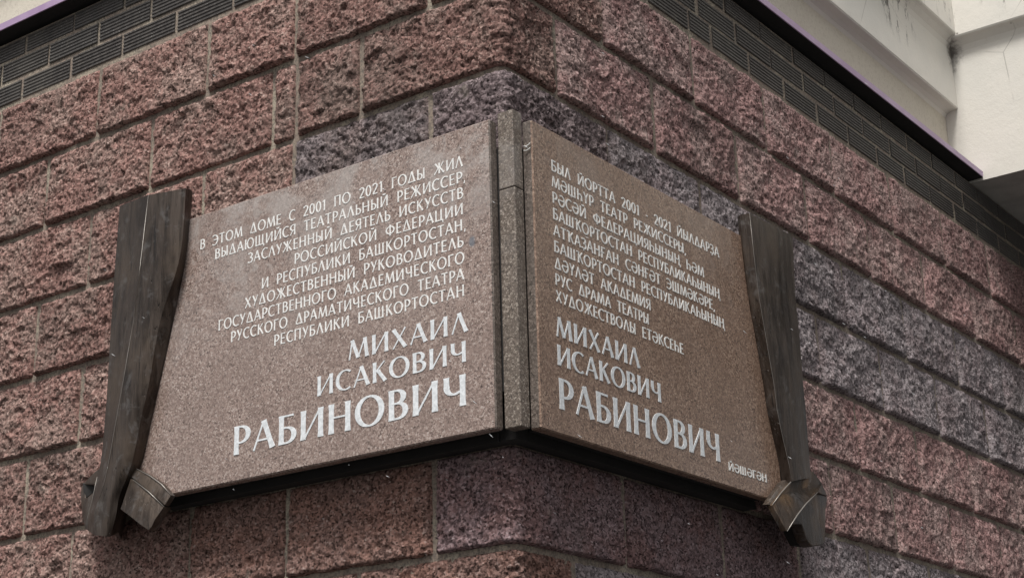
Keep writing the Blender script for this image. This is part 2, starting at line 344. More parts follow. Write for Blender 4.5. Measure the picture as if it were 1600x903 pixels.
SCR_DROP = [(0.118, 0.9221, -0.8478), (0.118, 0.9454, -0.8237), (0.116, 1.0012, -0.7866), (0.11, 1.0874, -0.745), (0.085, 1.198, -0.7371), (0.092, 1.1676, -0.776), (0.105, 1.1224, -0.8588), (0.108, 1.1018, -0.8711), (0.118, 1.0254, -0.8858), (0.122, 0.9925, -0.8793), (0.124, 0.9622, -0.8446)]
SCR_SHADE = [(0.07, 1.02, -0.8173), (0.07, 1.0878, -0.8078), (0.07, 1.1109, -0.8667), (0.07, 1.0636, -0.8697), (0.07, 1.0406, -0.8497)]
BEAD_R1 = [(0.125, 0.8234, -0.8171), (0.125, 0.869, -0.7837), (0.125, 0.9326, -0.7437), (0.123, 1.0076, -0.7099)]
BEAD_R2 = [(0.148, 0.8404, -0.8783), (0.146, 0.9022, -0.8321), (0.143, 0.9593, -0.7966), (0.133, 1.0461, -0.7554)]
ROLL_TOP = [(-1.074, -0.1, -0.6963), (-1.1216, -0.085, -0.7029), (-1.1794, -0.06, -0.7111), (-1.2104, -0.045, -0.7148), (-1.181, -0.06, -0.7184), (-1.1253, -0.08, -0.7297), (-1.0928, -0.095, -0.7501), (-1.0794, -0.1, -0.7367)]
ROLL_SIDE = [(-1.2104, -0.045, -0.7148), (-1.1892, -0.055, -0.7179), (-1.1697, -0.065, -0.7537), (-1.1055, -0.09, -0.7475), (-1.0931, -0.095, -0.7735), (-1.095, -0.097, -0.7998), (-1.1086, -0.098, -0.83), (-1.126, -0.094, -0.8345), (-1.1596, -0.075, -0.8099), (-1.1923, -0.055, -0.773), (-1.2108, -0.045, -0.7359)]
ROLL_SHADE = [(-1.1882, -0.06, -0.7128), (-1.1451, -0.06, -0.7222), (-1.1436, -0.06, -0.7403), (-1.1802, -0.06, -0.753)]

# ------------------------------------------------------------------ ground
g = link('ground', mesh_py('ground', [(-60, -60, 0), (60, -60, 0), (60, 60, 0), (-60, 60, 0)], [(0, 1, 2, 3)], [M['ground']]), None, (0, 0, GROUND_Z))
tag(g, 'dark wet asphalt ground below the building corner', kind='structure')

# ------------------------------------------------------------------ the building
bld = empty('building', (0, 0, GROUND_Z))
tag(bld, 'building corner of reddish and grey rough split stone under a dark ribbed brick band', 'building')

# mortar-faced core behind stones and bricks, solid down to the ground
MP = .0022      # mortar stands a little proud of the nominal wall plane
pl = [(-7, -MP)] + [(-.022 + (.022 + MP) * math.sin(a * math.pi / 16), .022 - (.022 + MP) * math.cos(a * math.pi / 16)) for a in range(9)] + [(MP, 7), (-7, 7)]
n_ = len(pl)
cv = [(x, y, GROUND_Z + .001) for x, y in pl] + [(x, y, .600) for x, y in pl]
cf = [tuple(reversed(range(n_))), tuple(range(n_, 2 * n_))] + [(i, (i + 1) % n_, (i + 1) % n_ + n_, i + n_) for i in range(n_)]
core = link('mortar', mesh_py('mortar', cv, cf, [M['mortar']]), bld)

# --- relief of a split block face
def facets(U, V, cell, seed):
    """angular fracture planes: jittered cells, each a tilted facet"""
    rg = np.random.default_rng(seed)
    a = U / cell; b = V / cell
    i0 = np.floor(a).astype(int); j0 = np.floor(b).astype(int)
    oi, oj = i0.min() - 2, j0.min() - 2
    ni, nj = i0.max() - oi + 4, j0.max() - oj + 4
    jx = rg.random((ni, nj)); jy = rg.random((ni, nj)); hh = rg.random((ni, nj)) * 2 - 1
    gx = rg.normal(0, 1.0, (ni, nj)); gy = rg.normal(0, 1.0, (ni, nj)) - .25
    best = np.full(U.shape, 1e9); out = np.zeros(U.shape)
    for di in (-1, 0, 1):
        for dj in (-1, 0, 1):
            I = i0 + di; J = j0 + dj
            ii, jj = I - oi, J - oj
            dx = a - (I + jx[ii, jj]); dy = b - (J + jy[ii, jj])
            d = dx * dx + dy * dy * 1.3
            h = hh[ii, jj] * .6 + gx[ii, jj] * dx + gy[ii, jj] * dy
            k = d < best
            best[k] = d[k]; out[k] = h[k]
    return out

def vnoise(U, V, cell, seed):
    rg = np.random.default_rng(seed)
    a = U / cell; b = V / cell
    i = np.floor(a).astype(int); j = np.floor(b).astype(int)
    oi, oj = i.min(), j.min()
    G = rg.random((i.max() - oi + 2, j.max() - oj + 2)) * 2 - 1
    fa = a - i; fb = b - j; fa = fa * fa * (3 - 2 * fa); fb = fb * fb * (3 - 2 * fb)
    i = i - oi; j = j - oj
    return (G[i, j] * (1 - fa) + G[i + 1, j] * fa) * (1 - fb) + (G[i, j + 1] * (1 - fa) + G[i + 1, j + 1] * fa) * fb

def relief(U, V, w0, w1, hgt, seed, amp=1.0, tap=1.0):
    """outward height of the face; U in [w0,w1], V in [0,hgt]"""
    rg = np.random.default_rng(seed + 5)
    Uw = U + vnoise(U, V, .02, seed + 1) * .004; Vw = V + vnoise(U, V, .02, seed + 2) * .004
    t = V / hgt
    lean = rg.normal(0, .002)
    h = .0178 - .0082 * t + lean * (t - .5)
    h = h + vnoise(U, V, .11, seed + 3) * .0035 + vnoise(U, V, .05, seed + 4) * .002
    h = h + amp * (facets(Uw, Vw, .075, seed + 12) * .0026 * rg.uniform(.3, 1.6) + facets(Uw, Vw, .032, seed + 6) * .0036 + facets(Uw, Vw, .0135, seed + 7) * .0027 + facets(Uw, Vw, .0066, seed + 8) * .0017)
    pit = np.clip(vnoise(U, V, .0085, seed + 11) - .42, 0, 1); h = h - pit * .006 * amp
    h = h + rg.normal(0, .0005, U.shape)
    h = np.maximum(h, .0025)
    du = np.minimum(U - w0, w1 - U)
    wob = vnoise(U, V, .03, seed + 9) * .5 + .5
    eu = np.clip(du / ((.009 + .014 * wob) * tap), 0, 1); et = np.clip((hgt - V) / (.008 + .016 * wob), 0, 1); eb = np.clip(V / (.0018 + .004 * wob), 0, 1)
    e = np.sqrt(1 - (1 - eu) ** 2) * np.sqrt(1 - (1 - et) ** 2) * np.sqrt(np.clip(1 - (1 - eb) ** 2, 0, 1))
    return h * e + .0016 * (1 - e)

def grid_quads(n, m):
    i, j = np.meshgrid(np.arange(n - 1), np.arange(m - 1), indexing='ij')
    a = (i * m + j).ravel(); b = ((i + 1) * m + j).ravel()
    return np.stack([a, b, b + 1, a + 1], 1)

def close_back(P, n, m, back):
    """P: (n*m,3) front grid; adds a rim and back sheet given by back positions of the border"""
    idx = np.arange(n * m).reshape(n, m)
    loop = np.concatenate([idx[:, 0], idx[-1, 1:], idx[-2::-1, -1], idx[0, -2:0:-1]])
    rim = back[loop]; k = len(P); L = len(loop)
    a = np.arange(L); b = (a + 1) % L
    q = np.stack([loop[b], loop[a], k + a, k + b], 1)
    V = np.concatenate([P, rim])
    c = k + np.array([0, n - 1, n - 1 + m - 1, 2 * (n - 1) + m - 1])
    return V, np.concatenate([q, c[None, ::-1]])

GAP = .0056; GAPV = .0064
def flat_stone(w, hgt, seed, cell, amp=.82, tap=1.0):
    gv = GAPV * (1.0 if tap == 1.0 else 1.2); w0, w1 = gv, w - gv; H = hgt - 2 * GAP
    n = max(6, int((w1 - w0) / cell)) + 1; m = max(6, int(H / (cell))) + 1
    u = np.linspace(w0, w1, n); v = np.linspace(0, H, m)
    U, V = np.meshgrid(u, v, indexing='ij')
    h = relief(U, V, w0, w1, H, seed, amp, tap)
    rg = np.random.default_rng(seed)
    ju = rg.uniform(-.32, .32, U.shape) * (u[1] - u[0]); jv = rg.uniform(-.32, .32, U.shape) * (v[1] - v[0])
    ju[[0, -1], :] = 0; jv[:, [0, -1]] = 0
    # ragged outline
    edge = vnoise(U, V, .018, seed + 20) * .0018
    P = np.stack([U + ju + edge * ((U < w0 + .01) | (U > w1 - .01)), -h, GAP + V + jv + edge * ((V < .008) | (V > H - .008))], -1).reshape(-1, 3)
    B = np.stack([U, np.full(U.shape, .03), GAP + V], -1).reshape(-1, 3)
    V2, q2 = close_back(P, n, m, B)
    return V2, np.concatenate([grid_quads(n, m), q2])

def corner_stone(wl, wr, hgt, seed, cell, R=.013):
    H = hgt - 2 * GAP
    al = wl - GAPV - R; ar = wr - GAPV - R; arc = math.pi * R / 2
    n = int((al + ar + arc) / cell) + 1; m = int(H / cell) + 1
    s = np.linspace(-(al + arc / 2), ar + arc / 2, n); v = np.linspace(0, H, m)
    ang = np.clip((s + arc / 2) / arc, 0, 1) * math.pi / 2
    bx = np.where(s < -arc / 2, -R + (s + arc / 2), np.where(s > arc / 2, 0, -R + R * np.sin(ang)))
    by = np.where(s < -arc / 2, 0, np.where(s > arc / 2, R + (s - arc / 2), R - R * np.cos(ang)))
    nx, ny = np.sin(ang), -np.cos(ang)
    U, V = np.meshgrid(s, v, indexing='ij')
    h = relief(U, V, s[0], s[-1], H, seed, .75)
    P = np.stack([bx[:, None] + nx[:, None] * h, by[:, None] + ny[:, None] * h, GAP + V], -1)
    rg = np.random.default_rng(seed)
    P[1:-1, 1:-1] += rg.uniform(-.0012, .0012, P[1:-1, 1:-1].shape)
    B = np.stack([np.broadcast_to((bx - nx * .03)[:, None], U.shape), np.broadcast_to((by - ny * .03)[:, None], U.shape), GAP + V], -1).reshape(-1, 3)
    V2, q2 = close_back(P.reshape(-1, 3), n, m, B)
    return V2, np.concatenate([grid_quads(n, m), q2])

# bed lines: rows named from the top; (z of the bottom edge, vertical joints left of the corner, right of it)
LA = [.190, .588, .880, 1.280, 1.682, 2.08]; LB = [.386, .582, .655, 1.069, 1.465, 1.86, 2.25]
RA = [.384, .800, 1.180, 1.585, 1.990, 2.390, 2.785, 3.185, 3.58]; RB = [.190, .598, 1.004, 1.390, 1.785, 2.185, 2.585, 2.985, 3.385, 3.785]
def lm(row, k):     # stone colours on the left wall
    if row == 2: return 'dark' if k <= 1 else 'red'
    if row == 6: return 'brown' if k <= 2 else 'red'
    if row == 7: return 'brown' if k <= 1 else 'red'
    return 'red'
def rm(row, k):
    if row in (0, 1, 4, 5): return 'pink'
    if row in (2, 3): return 'grey'
    if row == 6: return 'violet' if k <= 2 else 'grey'
    return 'grey' if k > 0 else 'violet'
CORNER = {0: 'red', 1: 'red', 2: 'dusk', 3: 'dusk', 4: 'red', 5: 'red', 6: 'violet', 7: 'brown', 8: 'red'}
seed = 100
for row in range(9):
    zb = .2 - .2 * row
    lj, rj = (LA, RA) if row % 2 == 0 else (LB, RB)
    cell = .0039 if row < 8 else .008
    V, Q = corner_stone(lj[0], rj[0],   .2, seed, .0034 if row < 8 else .008); seed += 1
    link('stone_block', mesh_np('corner_block', V, Q, [M[CORNER[row]]]), bld, (0, 0, zb))
    for k in range(1, len(lj)):
        w = lj[k] - lj[k - 1]
        V, Q = flat_stone(w, .2, seed, cell * .9); seed += 31
        link('stone_block', mesh_np('stone_block', V, Q, [M[lm(row, k)]]), bld, (-lj[k], 0, zb))
    for k in range(1, len(rj)):
        w = rj[k] - rj[k - 1]
        c = cell + (.0006 if rj[k] > 1.0 else 0) + (.0010 if rj[k] > 2.0 else 0)
        V, Q = flat_stone(w, .2, seed, c, .66, 2.1); seed += 31
        link('stone_block', mesh_np('stone_block', V, Q, [M[rm(row, k)]]), bld, (0, rj[k - 1], zb), math.pi / 2)
# plain rendered plinth courses out of view, down to the ground
link('plinth', box_mesh('plinth', (-7.0, -.02, GROUND_Z), (.02, 7.0, -1.405), [M['render']]), bld)

# --- ribbed dark bricks
def brick_mesh(name, w, h=.0585):
    ribs = 6; pr = [(.012, 0)]
    step = h / ribs
    for i in range(ribs):
        z = i * step
        pr += [(.0011, z + step * .10), (-.0012, z + step * .30), (-.0012, z + step * .72), (.0011, z + step * .90)]
    pr += [(.012, h)]
    n = len(pr)
    v = [(0, y, z) for y, z in pr] + [(w, y, z) for y, z in pr]
    f = [(i, i + n, i + n + 1, i + 1) for i in range(n - 1)] + [(n - 1, 2 * n - 1, n, 0)]
    f += [tuple(range(n)), tuple(reversed(range(n, 2 * n)))]
    return recalc(mesh_py(name, v, f, [M['brick']]))
BR = brick_mesh('brick', .190); BH = brick_mesh('brick_half', .098); BR2 = brick_mesh('brick_short', .1855)
BROW = [.4085, .4765, .5445]
JL = [[-.2 * i - .0 for i in range(0, 12)], [-.1 - .2 * i + .01 for i in range(0, 12)], [-.2 * i for i in range(0, 12)]]
for r, zb in enumerate(BROW):
    if r == 2: hh = .054
    # left of the corner
    off = .0 if r != 1 else .095
    for i in range(11):
        x1 = -off - .200 * i
        if r == 1 and i == 0:
            link('brick', BH, bld, (-.095, -.0045, zb + .0)).scale = (.9, 1, .98 if r < 2 else .9)
        o = link('brick', BR, bld, (x1 - .195 + random.uniform(-.002, .002), -.0045 + random.uniform(-.0012, .0012), zb + random.uniform(-.0016, .0016)))
        if r == 2: o.scale = (1, 1, .88)
    # right of the corner
    ys = []
    if r == 0: ys = [0.0, .2, .4, .6] + [('h', .80)] + [.917 + .2015 * i for i in range(13)]
    elif r == 1: ys = [('h', 0.0), .25, .45, .65] + [.854 + .1965 * i for i in range(14)]
    else: ys = [0.0, .2, .4, .6, .8] + [.997 + .1965 * i for i in range(13)]
    for t in ys:
        half = isinstance(t, tuple); y = t[1] if half else t
        o = link('brick', BH if half else BR2, bld, (.0044 + random.uniform(-.0012, .0012), y + .006 + random.uniform(-.003, .003), zb + random.uniform(-.0022, .0022)), math.pi / 2)
        if r == 2: o.scale = (1, 1, .88)

# --- stepped cornice sweeping round the corner: (offset outward, z) profile
Y1 = 2.73
def sweep(name, prof, mats, fm=None, xl=-5.0, y1=Y1):
    n = len(prof); v = []
    for px, py in ((xl, None), (0, 0), (None, y1)):
        for o, z in prof:
            v.append((xl, -o, z) if py is None else ((o, -o, z) if px == 0 else (o, y1, z)))
    f = []; mi = []
    for s in range(2):
        for i in range(n):
            j = (i + 1) % n
            f.append((s * n + i, (s + 1) * n + i, (s + 1) * n + j, s * n + j)); mi.append(fm[i] if fm else 0)
    f += [tuple(range(n)), tuple(reversed(range(2 * n, 3 * n)))]; mi += [0, 0]
    me = mesh_py(name, v, f, mats)
    me.polygons.foreach_set('material_index', mi)
    return recalc(me)
link('ledge', sweep('ledge', [(-.30, .602), (.046, .6125), (.046, .6255), (-.30, .6285)], [M['ledge']]), bld)
link('drip_edge', sweep('drip_edge', [(.0475, .6105), (.051, .6105), (.0525, .6290), (.020, .6320), (.020, .6295), (.0475, .6270)], [M['purple']], y1=Y1 - .012), bld)
prof = [(-.060, .630), (-.060, .868), (-.054, .880), (-.040, .887), (-.016, .888), (-.012, .893), (-.012, 1.112), (-.006, 1.130), (.010, 1.146), (.023, 1.152), (.026, 1.158), (.026, 1.75), (-.4, 1.75), (-.4, .630)]
cor = link('cornice', sweep('cornice', prof, [M['plaster'], M['cream']], fm=[1, 0] + [0] * 12), bld)
# projecting white storey that closes the cornice, grey underside
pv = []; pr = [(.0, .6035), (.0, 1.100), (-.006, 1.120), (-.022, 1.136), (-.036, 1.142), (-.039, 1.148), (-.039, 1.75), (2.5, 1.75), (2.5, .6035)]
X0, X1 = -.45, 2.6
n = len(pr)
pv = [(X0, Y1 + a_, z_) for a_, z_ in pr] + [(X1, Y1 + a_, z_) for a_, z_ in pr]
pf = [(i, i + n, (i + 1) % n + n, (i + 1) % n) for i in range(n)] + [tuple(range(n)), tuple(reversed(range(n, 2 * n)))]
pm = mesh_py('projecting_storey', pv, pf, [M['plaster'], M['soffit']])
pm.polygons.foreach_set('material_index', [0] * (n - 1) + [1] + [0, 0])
link('projecting_storey', recalc(pm), bld)

# ------------------------------------------------------------------ the memorial plaque
ZB, ZT = -.796, -.163
plq = empty('memorial_plaque', (0, 0, ZB))
tag(plq, 'brown granite plaque like an open book, white Cyrillic lettering, bronze drapes at both sides', 'plaque')
pl_l = link('granite_panel', box_mesh('granite_panel', (-.955, -.100, ZB), (.037, -.0755, ZT), [M['granite_left'], M['granite_side']]), plq)
pl_l['label'] = 'left granite panel with painted greyish sheen and right-aligned lettering'
pl_l.data.polygons[3].material_index = 1
bevel(pl_l, .0028, 1)
pl_r = link('granite_panel', box_mesh('granite_panel', (.0755, -.044, ZB), (.100, .925, ZT), [M['granite_right'], M['granite_side']]), plq)
pl_r['label'] = 'browner right granite panel with left-aligned lettering'
pl_r.data.polygons[2].material_index = 1
bevel(pl_r, .0028, 1)
# corner post in two lengths
for za, zb_ in ((ZB + .001, -.3131), (-.3119, -.1465)):
    o = link('granite_post', box_mesh('granite_post', (.042, -.080, za), (.080, -.049, zb_), [M['granite_post']]), plq); bevel(o, .0022, 2)
link('shade_rail', box_mesh('shade_rail', (-.93, -.0745, -.786), (.0, -.012, -.735), [M['ledge']]), plq)  # added dark bars that make the black shade under the panels
link('shade_rail', box_mesh('shade_rail', (.012, -.0, -.7855), (.0745, .90, -.735), [M['ledge']]), plq)
link('shade_strip', box_mesh('shade_strip', (-.935, -.040, -.805), (-.001, -.006, -.787), [M['ledge']]), plq)  # added dark strips where the shaded wall below the plaque goes black
link('shade_strip', box_mesh('shade_strip', (.006, -.001, -.8045), (.040, .905, -.7865), [M['ledge']]), plq)
link('shade_rail', box_mesh('shade_rail', (.001, -.0395, -.8055), (.0405, -.002, -.7345), [M['ledge']]), plq)  # added dark block, carries the same shade round the corner
# inner backing that carries panels and post, fixed to the wall
link('bracket', box_mesh('bracket', (-.9, -.072, -.70), (-.86, -.0, -.26), [M['ledge']]), plq)
link('bracket', box_mesh('bracket', (.0, .82, -.70), (.072, .86, -.26), [M['ledge']]), plq)
link('bracket', box_mesh('bracket', (-.02, -.074, -.72), (.074, .02, -.22), [M['ledge']]), plq)

# --- lettering: broad-stem humanist capitals drawn as strokes, cap height 1
def arc(cx, cy, rx, ry, a0, a1, n=14):
    return [(cx + rx * math.cos(math.radians(a0 + (a1 - a0) * i / n)), cy + ry * math.sin(math.radians(a0 + (a1 - a0) * i / n))) for i in range(n + 1)]
def ln(*p): return list(p)
T, t_, C_ = 'T', 't', 'C'     # thick stem, thin stroke, curve modulated by direction
def brv(x): return [(C_, arc(x, 1.22, .13, .11, 200, 340, 6))]
def stem(x, a=0, b=1): return (T, ln((x, a), (x, b)))
def bowl(x0, y0, y1, w): cy = (y0 + y1) / 2; r = (y1 - y0) / 2; return (C_, [(x0, y1)] + arc(x0 + w - r * .95, cy, r * .95, r, 90, -90, 10) + [(x0, y0)])
G = {
 'А': (.72, [(t_, ln((.03, 0), (.35, .99))), (T, ln((.345, 1), (.66, 0))), (t_, ln((.14, .33), (.54, .33)))]),
 'Б': (.58, [stem(.10), (t_, ln((.06, .965), (.50, .965))), bowl(.10, .035, .56, .42)]),
 'В': (.58, [stem(.10), bowl(.10, .54, .965, .36), bowl(.10, .035, .54, .42)]),
 'Г': (.50, [stem(.10), (t_, ln((.06, .965), (.50, .965)))]),
 'Ғ': (.50, [stem(.10), (t_, ln((.06, .965), (.50, .965))), (t_, ln((-.04, .52), (.36, .52)))]),
 'Д': (.74, [(t_, ln((.06, .035), (.36, .99))), (T, ln((.355, 1), (.64, .03))), (t_, ln((.02, .035), (.73, .035)))]),
 'Е': (.52, [stem(.10), (t_, ln((.06, .965), (.48, .965))), (t_, ln((.10, .52), (.44, .52))), (t_, ln((.06, .035), (.50, .035)))]),
 'Ж': (.98, [stem(.48), (T, ln((.09, 1), (.44, .50))), (t_, ln((.03, 0), (.42, .55))), (t_, ln((.88, 1), (.54, .48))), (T, ln((.53, .56), (.92, 0)))]),
 'З': (.52, [(C_, [(.07, .86)] + arc(.20, .75, .24, .215, 120, -90, 12)), (C_, arc(.20, .28, .28, .245, 90, -140, 14))]),
 'Ҙ': (.52, [(C_, [(.07, .86)] + arc(.20, .75, .24, .215, 120, -90, 12)), (C_, arc(.20, .28, .28, .245, 90, -140, 14)), (t_, ln((.24, .04), (.20, -.16)))]),
 'И': (.78, [stem(.11), stem(.67), (t_, ln((.14, .02), (.64, .96)))]),
 'К': (.64, [stem(.10), (t_, ln((.12, .48), (.54, 1))), (T, ln((.24, .58), (.58, 0)))]),
 'Ҡ': (.74, [stem(.22), (t_, ln((.24, .48), (.66, 1))), (T, ln((.36, .58), (.68, 0))), (t_, ln((.0, .965), (.22, .965)))]),
 'Л': (.68, [(t_, ln((.04, 0), (.33, .99))), (T, ln((.325, 1), (.62, 0)))]),
 'М': (.92, [(t_, ln((.05, 0), (.17, .99))), (T, ln((.165, 1), (.45, .04))), (t_, ln((.45, .04), (.75, .99))), (T, ln((.75, 1), (.85, 0)))]),
 'Н': (.74, [stem(.10), stem(.62), (t_, ln((.10, .53), (.62, .53)))]),
 'Ң': (.82, [stem(.10), stem(.62), (t_, ln((.10, .53), (.62, .53))), (t_, ln((.62, .035), (.76, .035))), (t_, ln((.75, .06), (.75, -.18)))]),
 'О': (.86, [(C_, arc(.42, .5, .37, .49, 90, 450, 28))]),
 'П': (.72, [stem(.10), stem(.60), (t_, ln((.04, .965), (.66, .965)))]),
 'Р': (.54, [stem(.10), bowl(.10, .40, .965, .40)]),
 'С': (.66, [(C_, arc(.42, .5, .37, .49, 52, 306, 20))]),
 'Т': (.60, [stem(.30), (t_, ln((.01, .965), (.59, .965)))]),
 'У': (.60, [(T, ln((.05, 1), (.32, .40))), (t_, ln((.56, 1), (.20, 0)))]),
 'Ү': (.60, [(T, ln((.04, 1), (.30, .48))), (t_, ln((.56, 1), (.30, .46))), (T, ln((.30, .50), (.30, 0)))]),
 'Ф': (.88, [stem(.43), (C_, arc(.43, .52, .37, .33, 90, 450, 24))]),
 'Х': (.68, [(T, ln((.07, 1), (.60, 0))), (t_, ln((.60, 1), (.06, 0)))]),
 'Һ': (.64, [stem(.10), (C_, [(.10, .50)] + arc(.31, .36, .21, .23, 140, 10, 8)), (T, ln((.53, .42), (.53, 0)))]),
 'Ц': (.78, [stem(.10), stem(.58), (t_, ln((.10, .035), (.72, .035))), (t_, ln((.72, .06), (.72, -.18)))]),
 'Ч': (.68, [(T, ln((.10, 1), (.10, .66))), (C_, arc(.32, .66, .22, .24, 180, 300, 8) + [(.56, .50)]), stem(.56)]),
 'Ш': (.98, [stem(.10), stem(.46), stem(.82), (t_, ln((.10, .035), (.82, .035)))]),
 'Щ': (1.02, [stem(.10), stem(.46), stem(.82), (t_, ln((.10, .035), (.96, .035))), (t_, ln((.95, .06), (.95, -.18)))]),
 'Ы': (.78, [stem(.10), bowl(.10, .035, .54, .38), stem(.66)]),
 'Ь': (.54, [stem(.10), bowl(.10, .035, .54, .40)]),
 'Э': (.66, [(C_, arc(.22, .5, .37, .49, 128, -126, 20)), (t_, ln((.14, .52), (.58, .52)))]),
 'Ю': (1.02, [stem(.10), (t_, ln((.10, .52), (.30, .52))), (C_, arc(.62, .5, .33, .49, 90, 450, 26))]),
 'Я': (.60, [stem(.50), (C_, [(.50, .965)] + arc(.32, .70, .25, .265, 90, 270, 10) + [(.50, .435)]), (t_, ln((.32, .46), (.06, 0)))]),
 'Ә': (.74, [(C_, arc(.36, .5, .33, .49, 128, -180, 26)), (t_, ln((.04, .53), (.68, .53)))]),
 '2': (.54, [(C_, arc(.25, .74, .21, .24, 165, -30, 12) + [(.06, .05)]), (t_, ln((.04, .045), (.50, .045)))]),
 '0': (.54, [(C_, arc(.26, .5, .22, .48, 90, 450, 22))]),
 '1': (.36, [stem(.22), (t_, ln((.20, .98), (.04, .82)))]),
 ',': (.20, [(t_, ln((.10, .08), (.03, -.18)))]),
 '-': (.34, [(t_, ln((.05, .42), (.28, .42)))]),
 ' ': (.62, []),
}
G['Й'] = (G['И'][0], G['И'][1] + brv(.39))

def stroke_poly(kind, pts, thick, thin, notch):
    """left and right outlines of one stroke"""
    L, R_ = [], []
    n = len(pts)
    closed = n > 3 and math.hypot(pts[0][0] - pts[-1][0], pts[0][1] - pts[-1][1]) < 1e-6
    if kind != 'C' and n == 2:      # give straight stems a waist
        (x0, y0), (x1, y1) = pts
        pts = [pts[0], (x0 * .8 + x1 * .2, y0 * .8 + y1 * .2), (x0 * .2 + x1 * .8, y0 * .2 + y1 * .8), pts[1]]; n = 4
    for i, (x, y) in enumerate(pts):
        if closed: a = pts[i - 1] if i else pts[-2]; b = pts[i + 1] if i < n - 1 else pts[1]
        else: a = pts[max(i - 1, 0)]; b = pts[min(i + 1, n - 1)]
        dx, dy = b[0] - a[0], b[1] - a[1]; d = math.hypot(dx, dy) or 1
        nx, ny = -dy / d, dx / d
        if kind == 'C': w = thin + (thick - thin) * abs(nx) ** 1.6
        else:
            w = thick if kind == 'T' else thin
            w *= 1.12 if i in (0, n - 1) else .94
        L.append((x + nx * w / 2, y + ny * w / 2)); R_.append((x - nx * w / 2, y - ny * w / 2))
    return L, R_

def big_letters(text, h, x0, x1, zbase, wall, parent, thick, thin, mat):
    gap = .13; nat = sum(G[ch][0] for ch in text) + gap * (len(text) - 1); sx = (x1 - x0) / nat; cx = x0
    for ch in text:
        w = G[ch][0] * sx
        letters('letter', ch, h, cx, cx + w, zbase, wall, parent, thick, thin, mat, 0)
        cx += w + gap * sx

def letters(name, text, h, x0, x1, zbase, wall, parent, thick, thin, mat, zref, ysc=1.0):
    gap = .13
    nat = sum(G[ch][0] for ch in text) + gap * (len(text) - 1)
    sx = (x1 - x0) / nat
    V, F = [], []
    cx = x0; k = 0
    kw = min(1.25, sx / h)
    for ch in text:
        adv, strokes = G[ch]
        for kind, pts in strokes:
            # widths are set in height units; keep them when the letter is widened
            L, R_ = stroke_poly(kind, pts, thick / max(.75, kw) if False else thick, thin, False)
            z_out = (.0009 if h > .03 else .0006) + .00006 * (k % 7); k += 1
            b = len(V); n = len(L)
            for lst in (L, R_):
                for (px, py) in lst: V.append((cx + px * sx, zbase + py * h, z_out))
            for lst in (L, R_):
                for (px, py) in lst: V.append((cx + px * sx, zbase + py * h, -.0005))
            for i in range(n - 1):
                F.append((b + i, b + i + 1, b + n + i + 1, b + n + i))
                F.append((b + 2 * n + i, b + 2 * n + i + 1, b + i + 1, b + i))
                F.append((b + n + i, b + n + i + 1, b + 3 * n + i + 1, b + 3 * n + i))
            F.append((b, b + n, b + 3 * n, b + 2 * n)); F.append((b + n - 1, b + 3 * n - 1, b + 4 * n - 1, b + 2 * n - 1))
        cx += (adv + gap) * sx
    if wall == 'L': W = [(a, -.100 - o, z) for a, z, o in V]
    else: W = [(.100 + o, a, z) for a, z, o in V]
    me = recalc(mesh_py(name, W, F, [mat]))
    return link(name, me, parent)

hs_ = .0235
TL = ['В ЭТОМ ДОМЕ С 2001 ПО 2021 ГОДЫ ЖИЛ', 'ВЫДАЮЩИЙСЯ ТЕАТРАЛЬНЫЙ РЕЖИССЕР,', 'ЗАСЛУЖЕННЫЙ ДЕЯТЕЛЬ ИСКУССТВ', 'РОССИЙСКОЙ ФЕДЕРАЦИИ', 'И РЕСПУБЛИКИ БАШКОРТОСТАН,',
      'ХУДОЖЕСТВЕННЫЙ РУКОВОДИТЕЛЬ', 'ГОСУДАРСТВЕННОГО АКАДЕМИЧЕСКОГО', 'РУССКОГО ДРАМАТИЧЕСКОГО ТЕАТРА', 'РЕСПУБЛИКИ БАШКОРТОСТАН']
XL = [(-.781, -.031), (-.732, -.024), (-.628, -.031), (-.489, -.032), (-.585, -.025), (-.634, -.033), (-.714, -.031), (-.674, -.032), (-.544, -.032)]
for i, s_ in enumerate(TL):
    tag(letters('inscription', s_, hs_, XL[i][0], XL[i][1], -.247 - .0341 * i, 'L', pl_l, .135, .095, M['letter_small'], 0), kind='stuff')
for s_, (a_, b_), zz, hh in (('МИХАИЛ', (-.333, -.026), -.593, .0405), ('ИСАКОВИЧ', (-.419, -.029), -.653, .0415), ('РАБИНОВИЧ', (-.656, -.030), -.739, .0615)):
    big_letters(s_, hh, a_, b_, zz, 'L', pl_l, .165 if hh > .05 else .155, .062, M['letter'])
TR = ['БЫЛ ЙОРТТА 2001 - 2021 ЙЫЛДАРҘА', 'МӘШҺҮР ТЕАТР РЕЖИССЕРЫ,', 'РӘСӘЙ ФЕДЕРАЦИЯҺЫНЫҢ ҺӘМ', 'БАШҠОРТОСТАН РЕСПУБЛИКАҺЫНЫҢ', 'АТҠАҘАНҒАН СӘНҒӘТ ЭШМӘКӘРЕ,', 'БАШҠОРТОСТАН РЕСПУБЛИКАҺЫНЫҢ',
      'ДӘҮЛӘТ АКАДЕМИЯ', 'РУС ДРАМА ТЕАТРЫ', 'ХУДОЖЕСТВОЛЫ ЕТӘКСЕҺЕ']
XR = [.699, .545, .621, .690, .662, .702, .378, .368, .507]
for i, s_ in enumerate(TR):
    tag(letters('inscription', s_, hs_, .021, XR[i], -.2525 - .0346 * i, 'R', pl_r, .15, .11, M['letter_small'], 0), kind='stuff')
for s_, (a_, b_), zz, hh in (('МИХАИЛ', (.018, .321), -.601, .0405), ('ИСАКОВИЧ', (.018, .401), -.659, .0415), ('РАБИНОВИЧ', (.020, .641), -.746, .0615)):
    big_letters(s_, hh, a_, b_, zz, 'R', pl_r, .175, .075, M['letter'])
